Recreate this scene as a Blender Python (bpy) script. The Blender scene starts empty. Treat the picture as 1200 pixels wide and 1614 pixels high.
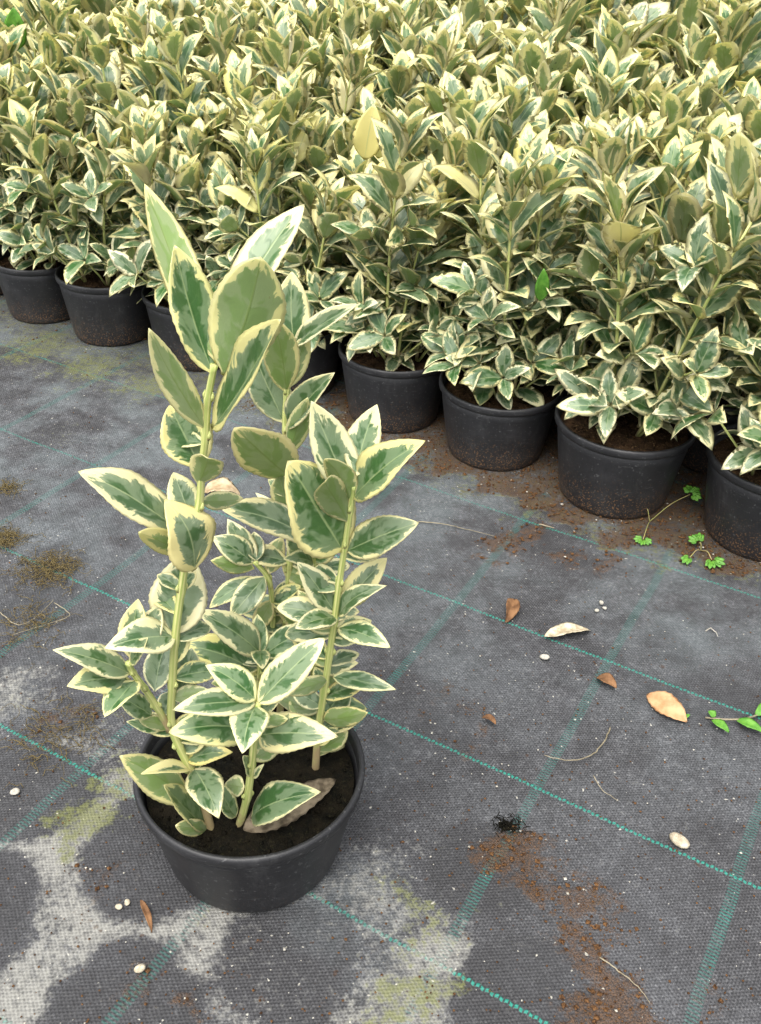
import bpy, math, random
import numpy as np
from mathutils import Vector, Matrix

# ------------------------------------------------------------------ camera, sky, sun, exposure
SC = bpy.context.scene
COL = SC.collection
CAM_H = 0.76
PITCH, ROLL, FPX, PW, PH = 0.593, 0.043, 1544.0, 1200.0, 1614.0
cp, sp, cr, sr = math.cos(PITCH), math.sin(PITCH), math.cos(ROLL), math.sin(ROLL)
R0, U0, FW = Vector((1, 0, 0)), Vector((0, sp, cp)), Vector((0, cp, -sp))
RIGHT, UPV = R0 * cr + U0 * sr, -R0 * sr + U0 * cr
CAMP = Vector((0, 0, CAM_H))
cam = bpy.data.cameras.new('camera')
cam.sensor_fit = 'VERTICAL'; cam.sensor_height = 24.0; cam.lens = FPX / PH * 24.0
cam.clip_start = 0.02; cam.clip_end = 400
camo = bpy.data.objects.new('camera', cam); COL.objects.link(camo)
M = Matrix.Identity(4)
for i in range(3):
    M[i][0] = RIGHT[i]; M[i][1] = UPV[i]; M[i][2] = -FW[i]; M[i][3] = CAMP[i]
camo.matrix_world = M
SC.camera = camo
cam.dof.use_dof = False

SUN_EL, SUN_AZ = math.radians(66), math.radians(205)      # azimuth from +Y towards +X
world = bpy.data.worlds.new('World'); SC.world = world; world.use_nodes = True
wn = world.node_tree.nodes; wl = world.node_tree.links
sky = wn.new('ShaderNodeTexSky'); sky.sky_type = 'NISHITA'; sky.sun_disc = False
sky.sun_elevation = SUN_EL; sky.sun_rotation = SUN_AZ
sky.dust_density = 4.0; sky.air_density = 1.0; sky.ozone_density = 0.6
bg = wn['Background']; bg.inputs['Strength'].default_value = 0.15
hz = wn.new('ShaderNodeHueSaturation'); hz.inputs['Saturation'].default_value = 0.22      # thin white overcast
wl.new(sky.outputs[0], hz.inputs['Color']); wl.new(hz.outputs[0], bg.inputs['Color'])
sun = bpy.data.lights.new('sun', 'SUN'); sun.energy = 1.7; sun.angle = math.radians(60); sun.color = (1.0, 0.96, 0.88)
suno = bpy.data.objects.new('sun', sun); COL.objects.link(suno)
sd = Vector((math.cos(SUN_EL) * math.sin(SUN_AZ), math.cos(SUN_EL) * math.cos(SUN_AZ), math.sin(SUN_EL)))
suno.rotation_euler = (sd).to_track_quat('Z', 'Y').to_euler()
SC.view_settings.view_transform = 'Standard'; SC.view_settings.look = 'None'
SC.view_settings.gamma = 1.0; SC.view_settings.exposure = 1.36
SC.cycles.max_bounces = 8; SC.cycles.diffuse_bounces = 4; SC.cycles.glossy_bounces = 3; SC.cycles.transmission_bounces = 4
SC.cycles.use_denoising = True

# ------------------------------------------------------------------ helpers
def ray(px, py):
    x, y = (px - PW / 2) / FPX, -(py - PH / 2) / FPX
    return RIGHT * x + UPV * y + FW
def at_z(px, py, z=0.0):
    d = ray(px, py); return CAMP + d * ((z - CAM_H) / d.z)
def at_y(px, py, y):
    d = ray(px, py); return CAMP + d * (y / d.y)
def to_px(p):
    d = Vector(p) - CAMP; z = d.dot(FW)
    return PW / 2 + FPX * d.dot(RIGHT) / z, PH / 2 - FPX * d.dot(UPV) / z

class MB:
    """collects vertices, faces, uvs and material slots for ONE mesh object"""
    def __init__(s): s.v = []; s.f = []; s.m = []; s.uv = []; s.n = 0
    def add(s, verts, faces, mat=0, uv=None):
        verts = np.asarray(verts, float)
        s.v.append(verts); o = s.n
        s.f.extend([tuple(i + o for i in f) for f in faces])
        s.m.extend(mat if isinstance(mat, list) else [mat] * len(faces))
        if uv is None: uv = np.zeros((len(verts), 6))
        s.uv.append(np.asarray(uv, float)); s.n += len(verts)
    def mesh(s, name, mats, smooth=True):
        me = bpy.data.meshes.new(name)
        V = np.concatenate(s.v); me.from_pydata(V.tolist(), [], s.f)
        U = np.concatenate(s.uv)
        li = np.zeros(len(me.loops), int); me.loops.foreach_get('vertex_index', li)
        for k, nm in enumerate(('uv', 'edge_seed', 'tone')):
            L = me.uv_layers.new(name=nm); L.data.foreach_set('uv', U[li, 2 * k:2 * k + 2].astype(np.float32).ravel())
        me.polygons.foreach_set('material_index', np.array(s.m, np.int32))
        me.polygons.foreach_set('use_smooth', np.full(len(me.polygons), smooth))
        for m in mats: me.materials.append(m)
        me.update(); return me
    def obj(s, name, mats, parent=None, smooth=True):
        return link(name, s.mesh(name, mats, smooth), parent)

def link(name, data, parent=None, loc=None):
    o = bpy.data.objects.new(name, data); COL.objects.link(o)
    if parent is not None: o.parent = parent
    if loc is not None: o.location = loc
    return o
def tag(o, label=None, cat=None, group=None, kind=None):
    for k, v in (('label', label), ('category', cat), ('group', group), ('kind', kind)):
        if v: o[k] = v
    return o
def thing(name, loc, label, cat, group=None):
    return tag(link(name, None, None, loc), label, cat, group)

def lathe(mb, prof, n=48, mat=0, wob=None):
    P = []
    for r, z in prof:
        for k in range(n):
            a = 2 * math.pi * k / n; rr = r * (1 + (wob(a, z) if wob else 0))
            P.append((rr * math.cos(a), rr * math.sin(a), z))
    F = [(i * n + k, i * n + (k + 1) % n, (i + 1) * n + (k + 1) % n, (i + 1) * n + k) for i in range(len(prof) - 1) for k in range(n)]
    mb.add(P, F, mat)
def tube(mb, pts, rad, n=8, mat=0, cap=True):
    pts = [Vector(p) for p in pts]; V = []; up = Vector((0.3, 0.9, 0.2)); UV = []
    for i, p in enumerate(pts):
        t = (pts[min(i + 1, len(pts) - 1)] - pts[max(i - 1, 0)]).normalized()
        a = t.cross(up).normalized(); b = t.cross(a)
        for k in range(n):
            w = 2 * math.pi * k / n; V.append(p + (a * math.cos(w) + b * math.sin(w)) * rad[i])
            UV.append((k / n, i / max(1, len(pts) - 1), 0, 0, 0, 0))
    F = [(i * n + k, i * n + (k + 1) % n, (i + 1) * n + (k + 1) % n, (i + 1) * n + k) for i in range(len(pts) - 1) for k in range(n)]
    if cap: F += [tuple(range(n))[::-1], tuple((len(pts) - 1) * n + k for k in range(n))]
    mb.add(V, F, mat, UV)
def smooth_path(pts, m=6):
    """Catmull-Rom through points"""
    P = [Vector(p) for p in pts]; P = [P[0] * 2 - P[1]] + P + [P[-1] * 2 - P[-2]]; out = []
    for i in range(1, len(P) - 2):
        for k in range(m):
            t = k / m; a, b, c, d = P[i - 1], P[i], P[i + 1], P[i + 2]
            out.append(0.5 * ((2 * b) + (c - a) * t + (2 * a - 5 * b + 4 * c - d) * t * t + (3 * b - a - 3 * c + d) * t ** 3))
    out.append(P[-2]); return out

# ------------------------------------------------------------------ node helpers
class NT:
    def __init__(s, name):
        s.m = bpy.data.materials.new(name); s.m.use_nodes = True; s.t = s.m.node_tree; s.t.nodes.clear()
        s.out = s.t.nodes.new('ShaderNodeOutputMaterial')
    def n(s, typ, **k):
        nd = s.t.nodes.new(typ)
        for a, v in k.items(): setattr(nd, a, v)
        return nd
    def put(s, sock, v):
        if v is None: return
        if isinstance(v, bpy.types.NodeSocket): s.t.links.new(v, sock)
        elif isinstance(v, (tuple, list)) and len(v) == 3 and sock.type == 'RGBA': sock.default_value = (*v, 1)
        else: sock.default_value = v
    def math(s, op, a, b=None, c=None, clamp=False):
        nd = s.n('ShaderNodeMath', operation=op, use_clamp=clamp)
        for i, v in enumerate((a, b, c)): s.put(nd.inputs[i], v)
        return nd.outputs[0]
    def mix(s, f, a, b, blend='MIX'):
        nd = s.n('ShaderNodeMix', data_type='RGBA', blend_type=blend)
        s.put(nd.inputs[0], f); s.put(nd.inputs[6], a); s.put(nd.inputs[7], b); return nd.outputs[2]
    def mixf(s, f, a, b):
        nd = s.n('ShaderNodeMix', data_type='FLOAT'); s.put(nd.inputs[0], f); s.put(nd.inputs[2], a); s.put(nd.inputs[3], b); return nd.outputs[0]
    def step(s, v, lo, hi):
        nd = s.n('ShaderNodeMapRange', interpolation_type='SMOOTHSTEP', clamp=True)
        s.put(nd.inputs[0], v); s.put(nd.inputs[1], lo); s.put(nd.inputs[2], hi); return nd.outputs[0]
    def noise(s, vec, scale, detail=2, rough=0.5):
        nd = s.n('ShaderNodeTexNoise'); s.put(nd.inputs['Vector'], vec); s.put(nd.inputs['Scale'], scale)
        nd.inputs['Detail'].default_value = detail; nd.inputs['Roughness'].default_value = rough; return nd.outputs[0]
    def comb(s, x, y, z):
        nd = s.n('ShaderNodeCombineXYZ'); s.put(nd.inputs[0], x); s.put(nd.inputs[1], y); s.put(nd.inputs[2], z); return nd.outputs[0]
    def sep(s, v):
        nd = s.n('ShaderNodeSeparateXYZ'); s.put(nd.inputs[0], v); return nd.outputs
    def uv(s, name): return s.n('ShaderNodeUVMap', uv_map=name).outputs[0]
    def obj(s): return s.n('ShaderNodeTexCoord').outputs['Object']
    def bump(s, h, st, dist): 
        nd = s.n('ShaderNodeBump'); nd.inputs['Strength'].default_value = st; nd.inputs['Distance'].default_value = dist
        s.put(nd.inputs['Height'], h); return nd.outputs[0]
    def bsdf(s, col, rough=0.6, spec=0.4, normal=None):
        nd = s.n('ShaderNodeBsdfPrincipled'); s.put(nd.inputs['Base Color'], col); s.put(nd.inputs['Roughness'], rough)
        s.put(nd.inputs['Specular IOR Level'], spec); s.put(nd.inputs['Normal'], normal); return nd.outputs[0]
    def done(s, sh): s.t.links.new(sh, s.out.inputs[0]); return s.m

def leaf_material(name, under=False):
    t = NT(name)
    u, v, _ = t.sep(t.uv('uv')); e, seed, _ = t.sep(t.uv('edge_seed')); T, yel, _ = t.sep(t.uv('tone'))
    au = t.math('ABSOLUTE', u)
    jit = t.noise(t.comb(t.math('MULTIPLY', u, 2.2), t.math('MULTIPLY', v, 5.0), t.math('MULTIPLY', seed, 31.0)), 1.0, 2)
    p = t.math('ADD', t.math('SUBTRACT', v, t.math('MULTIPLY', au, 0.20)), t.math('MULTIPLY', t.math('SUBTRACT', jit, 0.5), 0.22))
    sg = t.math('SIGN', u)
    sd_ = t.math('ADD', t.math('MULTIPLY', seed, 61.0), t.math('MULTIPLY', sg, 3.7))
    n1 = t.noise(t.comb(t.math('MULTIPLY', p, 6.0), t.math('MULTIPLY', au, 1.8), sd_), 1.0, 2)
    n2 = t.noise(t.comb(t.math('MULTIPLY', p, 27.0), t.math('MULTIPLY', au, 2.6), sd_), 1.0, 2)
    n3 = t.noise(t.comb(t.math('MULTIPLY', p, 5.0), t.math('MULTIPLY', au, 1.3), t.math('ADD', sd_, 17.0)), 1.0, 2)
    n4 = t.noise(t.comb(t.math('MULTIPLY', p, 17.0), t.math('MULTIPLY', au, 2.6), t.math('ADD', sd_, 9.0)), 1.0, 2)
    fine = t.noise(t.comb(t.math('MULTIPLY', u, 20.0), t.math('MULTIPLY', v, 40.0), sd_), 1.0, 3)
    lim = t.math('ADD', T, t.math('ADD', t.math('MULTIPLY', t.math('SUBTRACT', n1, 0.5), 0.85), t.math('MULTIPLY', t.math('SUBTRACT', n2, 0.5), 0.42)))
    lim = t.math('MAXIMUM', lim, 0.09)
    d = t.math('SUBTRACT', lim, e)
    cream = t.step(d, -0.03, 0.03)
    d2 = t.math('ADD', t.math('SUBTRACT', n3, 0.5), t.math('MULTIPLY', t.math('SUBTRACT', n4, 0.5), 0.30))
    d2 = t.math('ADD', d2, t.math('MULTIPLY', t.math('SUBTRACT', lim, e), 0.12))
    grey = t.step(d2, -0.13, -0.02)
    rib = t.math('SUBTRACT', 1.0, t.step(au, 0.012, 0.05))
    vein = t.step(t.math('SINE', t.math('MULTIPLY', p, 62.0)), 0.86, 1.0)
    if not under:
        green = t.mix(grey, (0.026, 0.092, 0.026), (0.165, 0.235, 0.135))
        green = t.mix(t.math('MULTIPLY', fine, 0.45), green, t.mix(0.5, green, (0.16, 0.23, 0.12)))
        crm = t.mix(yel, (0.76, 0.725, 0.455), (0.78, 0.695, 0.275))
        crm = t.mix(t.math('MULTIPLY', fine, 0.25), crm, (0.62, 0.62, 0.36))
        fth = t.math('MULTIPLY', t.step(d, -0.20, 0.0), t.step(t.noise(t.comb(t.math('MULTIPLY', p, 48.0), t.math('MULTIPLY', au, 5.0), sd_), 1.0, 2), 0.40, 0.62))
        green = t.mix(t.math('MULTIPLY', fth, 0.5), green, (0.42, 0.46, 0.30))
        col = t.mix(cream, green, crm)
        col = t.mix(t.math('MULTIPLY', rib, 0.55), col, (0.42, 0.50, 0.26))
        col = t.mix(t.math('MULTIPLY', vein, t.math('MULTIPLY', t.math('SUBTRACT', 1.0, cream), 0.05)), col, (0.40, 0.48, 0.28))
        rough, spec = 0.30, 0.5
    else:
        green = t.mix(grey, (0.29, 0.425, 0.145), (0.38, 0.47, 0.24))
        green = t.mix(t.math('MULTIPLY', fine, 0.5), green, (0.26, 0.34, 0.17))
        crm = t.mix(yel, (0.82, 0.78, 0.50), (0.82, 0.75, 0.42))
        col = t.mix(cream, green, crm)
        col = t.mix(t.math('MULTIPLY', rib, 0.55), col, (0.20, 0.28, 0.07))
        rough, spec = 0.55, 0.3
    spot = t.noise(t.comb(t.math('MULTIPLY', u, 7.0), t.math('MULTIPLY', v, 15.0), t.math('MULTIPLY', seed, 91.0)), 1.0, 1)
    col = t.mix(t.math('MULTIPLY', t.step(spot, 0.80, 0.86), 0.55), col, (0.26, 0.20, 0.09))          # small brown blemishes
    # per-plant and per-leaf drift of tone
    rnd = t.n('ShaderNodeObjectInfo').outputs['Random']
    hs = t.n('ShaderNodeHueSaturation'); 
    t.put(hs.inputs['Hue'], t.math('ADD', 0.49, t.math('MULTIPLY', rnd, 0.016)))
    t.put(hs.inputs['Saturation'], t.math('ADD', 0.90, t.math('MULTIPLY', t.math('FRACT', t.math('MULTIPLY', seed, 7.3)), 0.22)))
    t.put(hs.inputs['Value'], t.math('ADD', 0.84, t.math('MULTIPLY', t.math('FRACT', t.math('MULTIPLY', seed, 13.7)), 0.26)))
    t.put(hs.inputs['Color'], col); col = hs.outputs[0]
    h = t.math('ADD', t.math('MULTIPLY', fine, 0.5), t.math('SUBTRACT', t.math('MULTIPLY', t.math('SINE', t.math('MULTIPLY', p, 62.0)), 0.10), t.math('MULTIPLY', rib, 0.9)))
    nr = t.bump(h, 0.35, 0.0009)
    b = t.bsdf(col, rough, spec, nr)
    tr = t.n('ShaderNodeBsdfTranslucent'); t.put(tr.inputs['Color'], t.mix(0.45, col, (0.80, 0.86, 0.52)))
    ms = t.n('ShaderNodeMixShader'); ms.inputs[0].default_value = 0.54 if under else 0.36
    t.t.links.new(b, ms.inputs[1]); t.t.links.new(tr.outputs[0], ms.inputs[2])
    return t.done(ms.outputs[0])

def stem_material():
    t = NT('stem_bark'); o = t.obj(); x, y, z = t.sep(o)
    uu, vv, _ = t.sep(t.uv('uv'))
    rd = t.math('ADD', 0.5, t.math('MULTIPLY', t.math('SINE', t.math('MULTIPLY', uu, 4 * 2 * math.pi)), 0.5))
    st = t.noise(t.comb(t.math('MULTIPLY', uu, 9.0), t.math('MULTIPLY', vv, 2.5), x), 1.0, 3)
    n = t.noise(o, 90.0, 3)
    c = t.mix(t.step(st, .3, .7), (0.25, 0.32, 0.085), (0.54, 0.52, 0.22))
    c = t.mix(t.math('MULTIPLY', t.step(rd, 0.72, 1.0), 0.55), c, (0.27, 0.32, 0.085))
    low = t.step(t.math('ADD', vv, t.math('MULTIPLY', t.math('SUBTRACT', n, 0.5), 0.5)), 0.02, 0.22)
    c = t.mix(low, (0.30, 0.23, 0.12), c)
    c = t.mix(t.math('MULTIPLY', t.step(n, 0.62, 0.75), 0.6), c, (0.20, 0.13, 0.06))
    return t.done(t.bsdf(c, 0.5, 0.3, t.bump(n, 0.3, 0.001)))

def pot_material(name, dusty):
    t = NT(name); o = t.obj(); x, y, z = t.sep(o)
    rnd = t.n('ShaderNodeObjectInfo').outputs['Random']
    ofs = t.n('ShaderNodeVectorMath', operation='ADD'); t.put(ofs.inputs[0], o); t.put(ofs.inputs[1], t.comb(t.math('MULTIPLY', rnd, 9.0), 0.0, 0.0))
    P = ofs.outputs[0]
    n = t.noise(P, 26.0, 4, 0.65); f = t.noise(P, 240.0, 2, 0.6); ring = t.noise(t.comb(0.0, 0.0, t.math('MULTIPLY', z, 420.0)), 1.0, 2)
    c = t.mix(n, (0.007, 0.007, 0.008), (0.017, 0.017, 0.019))
    c = t.mix(t.math('MULTIPLY', t.step(n, 0.48, 0.72), 0.35), c, (0.028, 0.028, 0.031))
    c = t.mix(t.math('MULTIPLY', t.step(f, 0.62, 0.72), 0.30), c, (0.15, 0.15, 0.15))
    wr = t.noise(t.comb(t.math('MULTIPLY', x, 30.0), t.math('MULTIPLY', y, 30.0), t.math('MULTIPLY', z, 9.0)), 1.0, 5, 0.75)
    c = t.mix(t.math('MULTIPLY', t.step(wr, 0.54, 0.70), 0.45), c, (0.040, 0.040, 0.041))         # dried water marks
    scr = t.noise(t.comb(t.math('MULTIPLY', x, 40.0), t.math('MULTIPLY', y, 40.0), t.math('MULTIPLY', z, 900.0)), 1.0, 2)
    c = t.mix(t.math('MULTIPLY', t.step(scr, 0.66, 0.74), 0.35), c, (0.10, 0.10, 0.10))         # scuffs
    lowm = t.math('MULTIPLY', dusty, t.math('SUBTRACT', 1.0, t.step(z, 0.0, 0.085)))
    spl = t.step(t.math('ADD', t.noise(P, 420.0, 2), t.math('MULTIPLY', lowm, 0.10)), 0.66, 0.70)
    c = t.mix(t.math('MULTIPLY', spl, t.math('MULTIPLY', lowm, 0.9)), c, (0.15, 0.08, 0.038))
    film = t.math('MULTIPLY', lowm, t.step(n, 0.35, 0.75))
    c = t.mix(t.math('MULTIPLY', film, 0.12), c, (0.080, 0.062, 0.040))
    h = t.math('ADD', t.math('MULTIPLY', ring, 0.5), t.math('MULTIPLY', f, 0.5))
    return t.done(t.bsdf(c, t.mixf(n, 0.42, 0.62), 0.45, t.bump(h, 0.25, 0.0006)))

def soil_material(name, a, b, c3):
    t = NT(name); o = t.obj(); n = t.noise(o, 60.0, 5, 0.7); f = t.noise(o, 330.0, 3, 0.7)
    c = t.mix(t.step(n, 0.35, 0.65), a, b); c = t.mix(t.math('MULTIPLY', t.step(f, 0.56, 0.68), 0.7), c, c3)
    return t.done(t.bsdf(c, 0.95, 0.1, t.bump(f, 0.8, 0.003)))

def plain(name, c1, c2, scale=60.0, rough=0.7, spec=0.2, bump=0.3):
    t = NT(name); o = t.obj(); n = t.noise(o, scale, 4, 0.6)
    return t.done(t.bsdf(t.mix(t.step(n, 0.3, 0.7), c1, c2), rough, spec, t.bump(n, bump, 0.002)))

M_LEAF = [leaf_material('leaf_top'), leaf_material('leaf_underside', True)]
M_STEM = stem_material(); M_POT = pot_material('black_plastic', 1.0); M_POTC = pot_material('clean_black_plastic', 0.16)
M_PEAT = soil_material('dark_peat', (0.003, 0.003, 0.002), (0.009, 0.007, 0.004), (0.022, 0.020, 0.010))
M_SOIL = soil_material('brown_potting_soil', (0.020, 0.012, 0.007), (0.060, 0.034, 0.018), (0.16, 0.10, 0.05))
M_CRUMB = plain('soil_crumb', (0.022, 0.011, 0.006), (0.125, 0.064, 0.027), 400.0, 0.95, 0.1)
M_PERL = plain('perlite_white', (0.25, 0.23, 0.19), (0.43, 0.41, 0.36), 80.0, 0.9, 0.1)
M_STONE = plain('pale_stone', (0.24, 0.20, 0.14), (0.48, 0.43, 0.33), 150.0, 0.8, 0.2)
M_DRY = plain('dry_leaf_tan', (0.25, 0.175, 0.095), (0.44, 0.35, 0.23), 70.0, 0.75, 0.2)
M_PALE = plain('dry_leaf_pale', (0.24, 0.19, 0.115), (0.48, 0.42, 0.31), 130.0, 0.75, 0.2)
M_GREY = plain('dry_leaf_weathered', (0.05, 0.038, 0.024), (0.18, 0.145, 0.10), 110.0, 0.85, 0.15)
M_ORANGE = plain('dry_leaf_orange', (0.28, 0.135, 0.055), (0.44, 0.27, 0.14), 60.0, 0.6, 0.25)
M_BROWN = plain('dry_leaf_brown', (0.085, 0.042, 0.02), (0.20, 0.105, 0.05), 70.0, 0.8, 0.15)
M_ROOT = plain('dry_root', (0.13, 0.11, 0.07), (0.26, 0.225, 0.16), 120.0, 0.8, 0.1)
M_WEED = plain('weed_green', (0.045, 0.15, 0.014), (0.10, 0.24, 0.03), 120.0, 0.5, 0.3)
M_WSTEM = plain('weed_stem', (0.20, 0.22, 0.06), (0.32, 0.25, 0.12), 120.0, 0.6, 0.2)
M_MAT = plain('root_mat_brown', (0.055, 0.042, 0.018), (0.15, 0.115, 0.050), 300.0, 0.95, 0.1)

# ------------------------------------------------------------------ the ground: woven weed fabric
TH = -0.500; GA, GB = (0.292, 0.284), (-0.479, 0.258)      # grid of green threads (in camera heights)
rg = np.random.default_rng(7)
FRONT = [(-1.085, 2.43, .93), (-0.870, 2.335, .93), (-0.672, 2.226, .97), (-0.440, 2.115, 1.0), (-0.212, 1.99, 1.0), (0.018, 1.866, .985),
         (0.225, 1.735, 1.0), (0.440, 1.590, 1.05), (0.688, 1.470, 1.03), (0.91, 1.34, 1.0)]
FRONT = [(x * CAM_H, y * CAM_H, s) for x, y, s in FRONT]
HERO_C = Vector((-0.1355 * CAM_H, 0.760 * CAM_H, 0)); HERO_R, HERO_H = 0.0993, 0.104
POT_R, POT_H = 0.0927, 0.117

WK = [(q, q2, rg.uniform(0, 6.28), rg.uniform(0, 6.28), w) for w, a in ((.07, 3), (.035, 4), (.018, 5), (.009, 6)) for q, q2 in [(math.cos(t_), math.sin(t_)) for t_ in rg.uniform(0, 6.28, a)]]
def warp(X, Y, amp):
    dx, dy = np.zeros_like(X), np.zeros_like(Y)
    for cx, cy, p1, p2, w in WK:
        k = 6.283 / w; ph = k * (cx * X + cy * Y); dx += w * .16 * np.sin(ph + p1); dy += w * .16 * np.sin(ph + p2)
    return X + amp * dx, Y + amp * dy
def blob(X, Y, px, py, r):
    c = at_z(px, py); e = at_z(px + r, py); R = (e - c).length
    d = np.hypot(X - c.x, Y - c.y) / R
    return np.clip(1.25 - d, 0, 1) ** 0.8
def build_ground():
    t = NT('woven_weed_fabric'); o = t.obj(); x, y, z = t.sep(o)
    c_, s_ = math.cos(TH), math.sin(TH)
    def att(nm):
        return t.n('ShaderNodeAttribute', attribute_name=nm).outputs['Fac']
    dep, alg, soil, worn_sheen, damp = att('deposit'), att('algae'), att('soil'), att('worn_sheen'), att('damp')
    brk = t.noise(o, 160.0, 3, 0.7)
    wob = t.math('MULTIPLY', t.math('SUBTRACT', t.noise(o, 5.0, 2), 0.5), 0.012)
    U = t.math('ADD', t.math('MULTIPLY', x, c_), t.math('MULTIPLY', y, s_))
    V = t.math('ADD', t.math('MULTIPLY', x, -s_), t.math('MULTIPLY', y, c_))
    Uw = t.math('ADD', U, wob); Vw = t.math('ADD', V, wob)
    # plain weave of flat tapes, 2.4 mm pitch
    su = t.math('SINE', t.math('MULTIPLY', Uw, 2 * math.pi / 0.0052)); sv = t.math('SINE', t.math('MULTIPLY', Vw, 2 * math.pi / 0.0036))
    wv = t.math('ADD', t.math('MULTIPLY', t.math('MULTIPLY', su, sv), 0.75), t.math('MULTIPLY', t.math('SUBTRACT', brk, 0.5), 2.6))
    ridge = t.math('SINE', t.math('MULTIPLY', Uw, 2 * math.pi / 0.0026))
    big = t.noise(o, 7.0, 5, 0.62); mid = t.noise(o, 38.0, 4, 0.65); fine = t.noise(o, 420.0, 3, 0.7); vf = t.noise(o, 900.0, 2, 0.6)
    base = t.mix(t.math('MULTIPLY', t.step(wv, -0.6, 0.9), t.math('ADD', 0.25, t.math('MULTIPLY', mid, 0.9))), (0.014, 0.0138, 0.0152), (0.050, 0.050, 0.054))
    base = t.mix(t.math('MULTIPLY', t.step(ridge, 0.0, 1.0), t.math('MULTIPLY', mid, 0.55)), base, (0.078, 0.078, 0.082))
    # worn, dusty bleaching, plus grazing sky sheen painted into the far cloth
    w = t.math('MULTIPLY', t.step(t.math('ADD', t.math('MULTIPLY', big, 0.7), t.math('MULTIPLY', mid, 0.4)), 0.40, 0.72), t.math('ADD', 0.30, t.math('MULTIPLY', worn_sheen, 0.66)))
    base = t.mix(t.math('MULTIPLY', w, t.step(fine, 0.25, 0.75)), base, (0.150, 0.158, 0.172))
    base = t.mix(t.math('MULTIPLY', t.step(fine, 0.54, 0.70), t.math('MULTIPLY', mid, 0.85)), base, (0.165, 0.165, 0.17))
    base = t.mix(t.math('MULTIPLY', t.math('MULTIPLY', worn_sheen, t.step(big, 0.42, 0.60)), 0.24), base, (0.105, 0.140, 0.142))
    dk = t.math('MAXIMUM', t.math('MULTIPLY', damp, t.step(mid, 0.25, 0.6)), t.math('MULTIPLY', t.step(t.noise(o, 4.0, 5, 0.7), 0.50, 0.66), 0.7))
    base = t.mix(t.math('MULTIPLY', dk, 0.62), base, (0.013, 0.0125, 0.0135))                     # damp, darker cloth
    # green threads
    def line(coord, off, sp_, half, chain):
        q = t.math('ADD', t.math('DIVIDE', t.math('SUBTRACT', coord, off * CAM_H), sp_ * CAM_H), 0.5)
        dd = t.math('MULTIPLY', t.math('SUBTRACT', t.math('FRACT', q), 0.5), sp_ * CAM_H)
        return dd
    dA = line(Vw, GA[0], GA[1], 0, 1); dB = line(Uw, GB[0], GB[1], 0, 0)
    zig = t.math('MULTIPLY', t.math('SINE', t.math('MULTIPLY', U, 2 * math.pi / 0.0085)), 0.0007)
    mA = t.math('SUBTRACT', 1.0, t.step(t.math('ABSOLUTE', t.math('ADD', dA, zig)), 0.0011, 0.0022))
    mA = t.math('MULTIPLY', mA, t.step(t.math('SINE', t.math('MULTIPLY', U, 2 * math.pi / 0.00425)), -1.1, 0.1))
    mB = t.math('SUBTRACT', 1.0, t.step(t.math('ABSOLUTE', dB), 0.0046, 0.0060))
    mB = t.math('MULTIPLY', mB, t.step(t.math('ADD', t.math('SINE', t.math('MULTIPLY', V, 2 * math.pi / 0.0036)), t.math('MULTIPLY', fine, 0.8)), -0.1, 0.9))
    fade = t.step(t.math('ADD', big, t.math('MULTIPLY', mid, 0.5)), 0.47, 0.70)
    mA = t.math('MULTIPLY', mA, t.mixf(t.math('MULTIPLY', fade, t.math('ADD', 0.25, t.math('MULTIPLY', worn_sheen, 0.6))), 1.0, 0.12))
    mB = t.math('MULTIPLY', mB, t.mixf(fade, 0.85, 0.30))
    base = t.mix(mB, base, (0.016, 0.13, 0.105)); base = t.mix(mA, base, (0.016, 0.19, 0.145))
    # pale lime bloom left between old pot footprints
    dm = t.step(t.math('ADD', dep, t.math('ADD', t.math('MULTIPLY', t.math('SUBTRACT', mid, 0.5), 0.9), t.math('MULTIPLY', t.math('SUBTRACT', brk, 0.5), 1.8))), 0.20, 1.05)
    dm = t.math('MULTIPLY', dm, t.mixf(t.step(wv, -0.9, 0.3), 0.62, 1.0))
    base = t.mix(t.math('MULTIPLY', dm, 0.85), base, t.mix(fine, (0.11, 0.108, 0.098), (0.285, 0.28, 0.255)))
    # algae film
    am = t.step(t.math('ADD', alg, t.math('ADD', t.math('MULTIPLY', t.math('SUBTRACT', mid, 0.5), 1.0), t.math('MULTIPLY', t.math('SUBTRACT', brk, 0.5), 2.0))), 0.42, 1.0)
    base = t.mix(t.math('MULTIPLY', am, 0.75), base, t.mix(fine, (0.038, 0.046, 0.012), (0.145, 0.150, 0.042)))
    # spilled soil
    sm = t.step(t.math('ADD', soil, t.math('ADD', t.math('MULTIPLY', t.math('SUBTRACT', mid, 0.5), 1.2), t.math('MULTIPLY', t.math('SUBTRACT', brk, 0.5), 1.5))), 0.42, 0.92)
    base = t.mix(t.math('MULTIPLY', sm, 0.72), base, t.mix(t.step(vf, 0.35, 0.68), (0.018, 0.010, 0.005), (0.105, 0.053, 0.022)))
    # loose flecks
    fl = t.noise(o, 210.0, 1); base = t.mix(t.math('MULTIPLY', t.step(fl, 0.755, 0.775), 0.6), base, (0.42, 0.40, 0.34))
    fd = t.noise(o, 120.0, 2); base = t.mix(t.math('MULTIPLY', t.step(fd, 0.70, 0.74), 0.75), base, (0.035, 0.018, 0.010))
    h = t.math('ADD', t.math('MULTIPLY', wv, 0.5), t.math('ADD', t.math('MULTIPLY', sm, t.math('MULTIPLY', vf, 2.5)), t.math('MULTIPLY', mA, 1.2)))
    m_fab = t.done(t.bsdf(base, 0.72, 0.35, t.bump(h, 0.55, 0.0012)))
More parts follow.
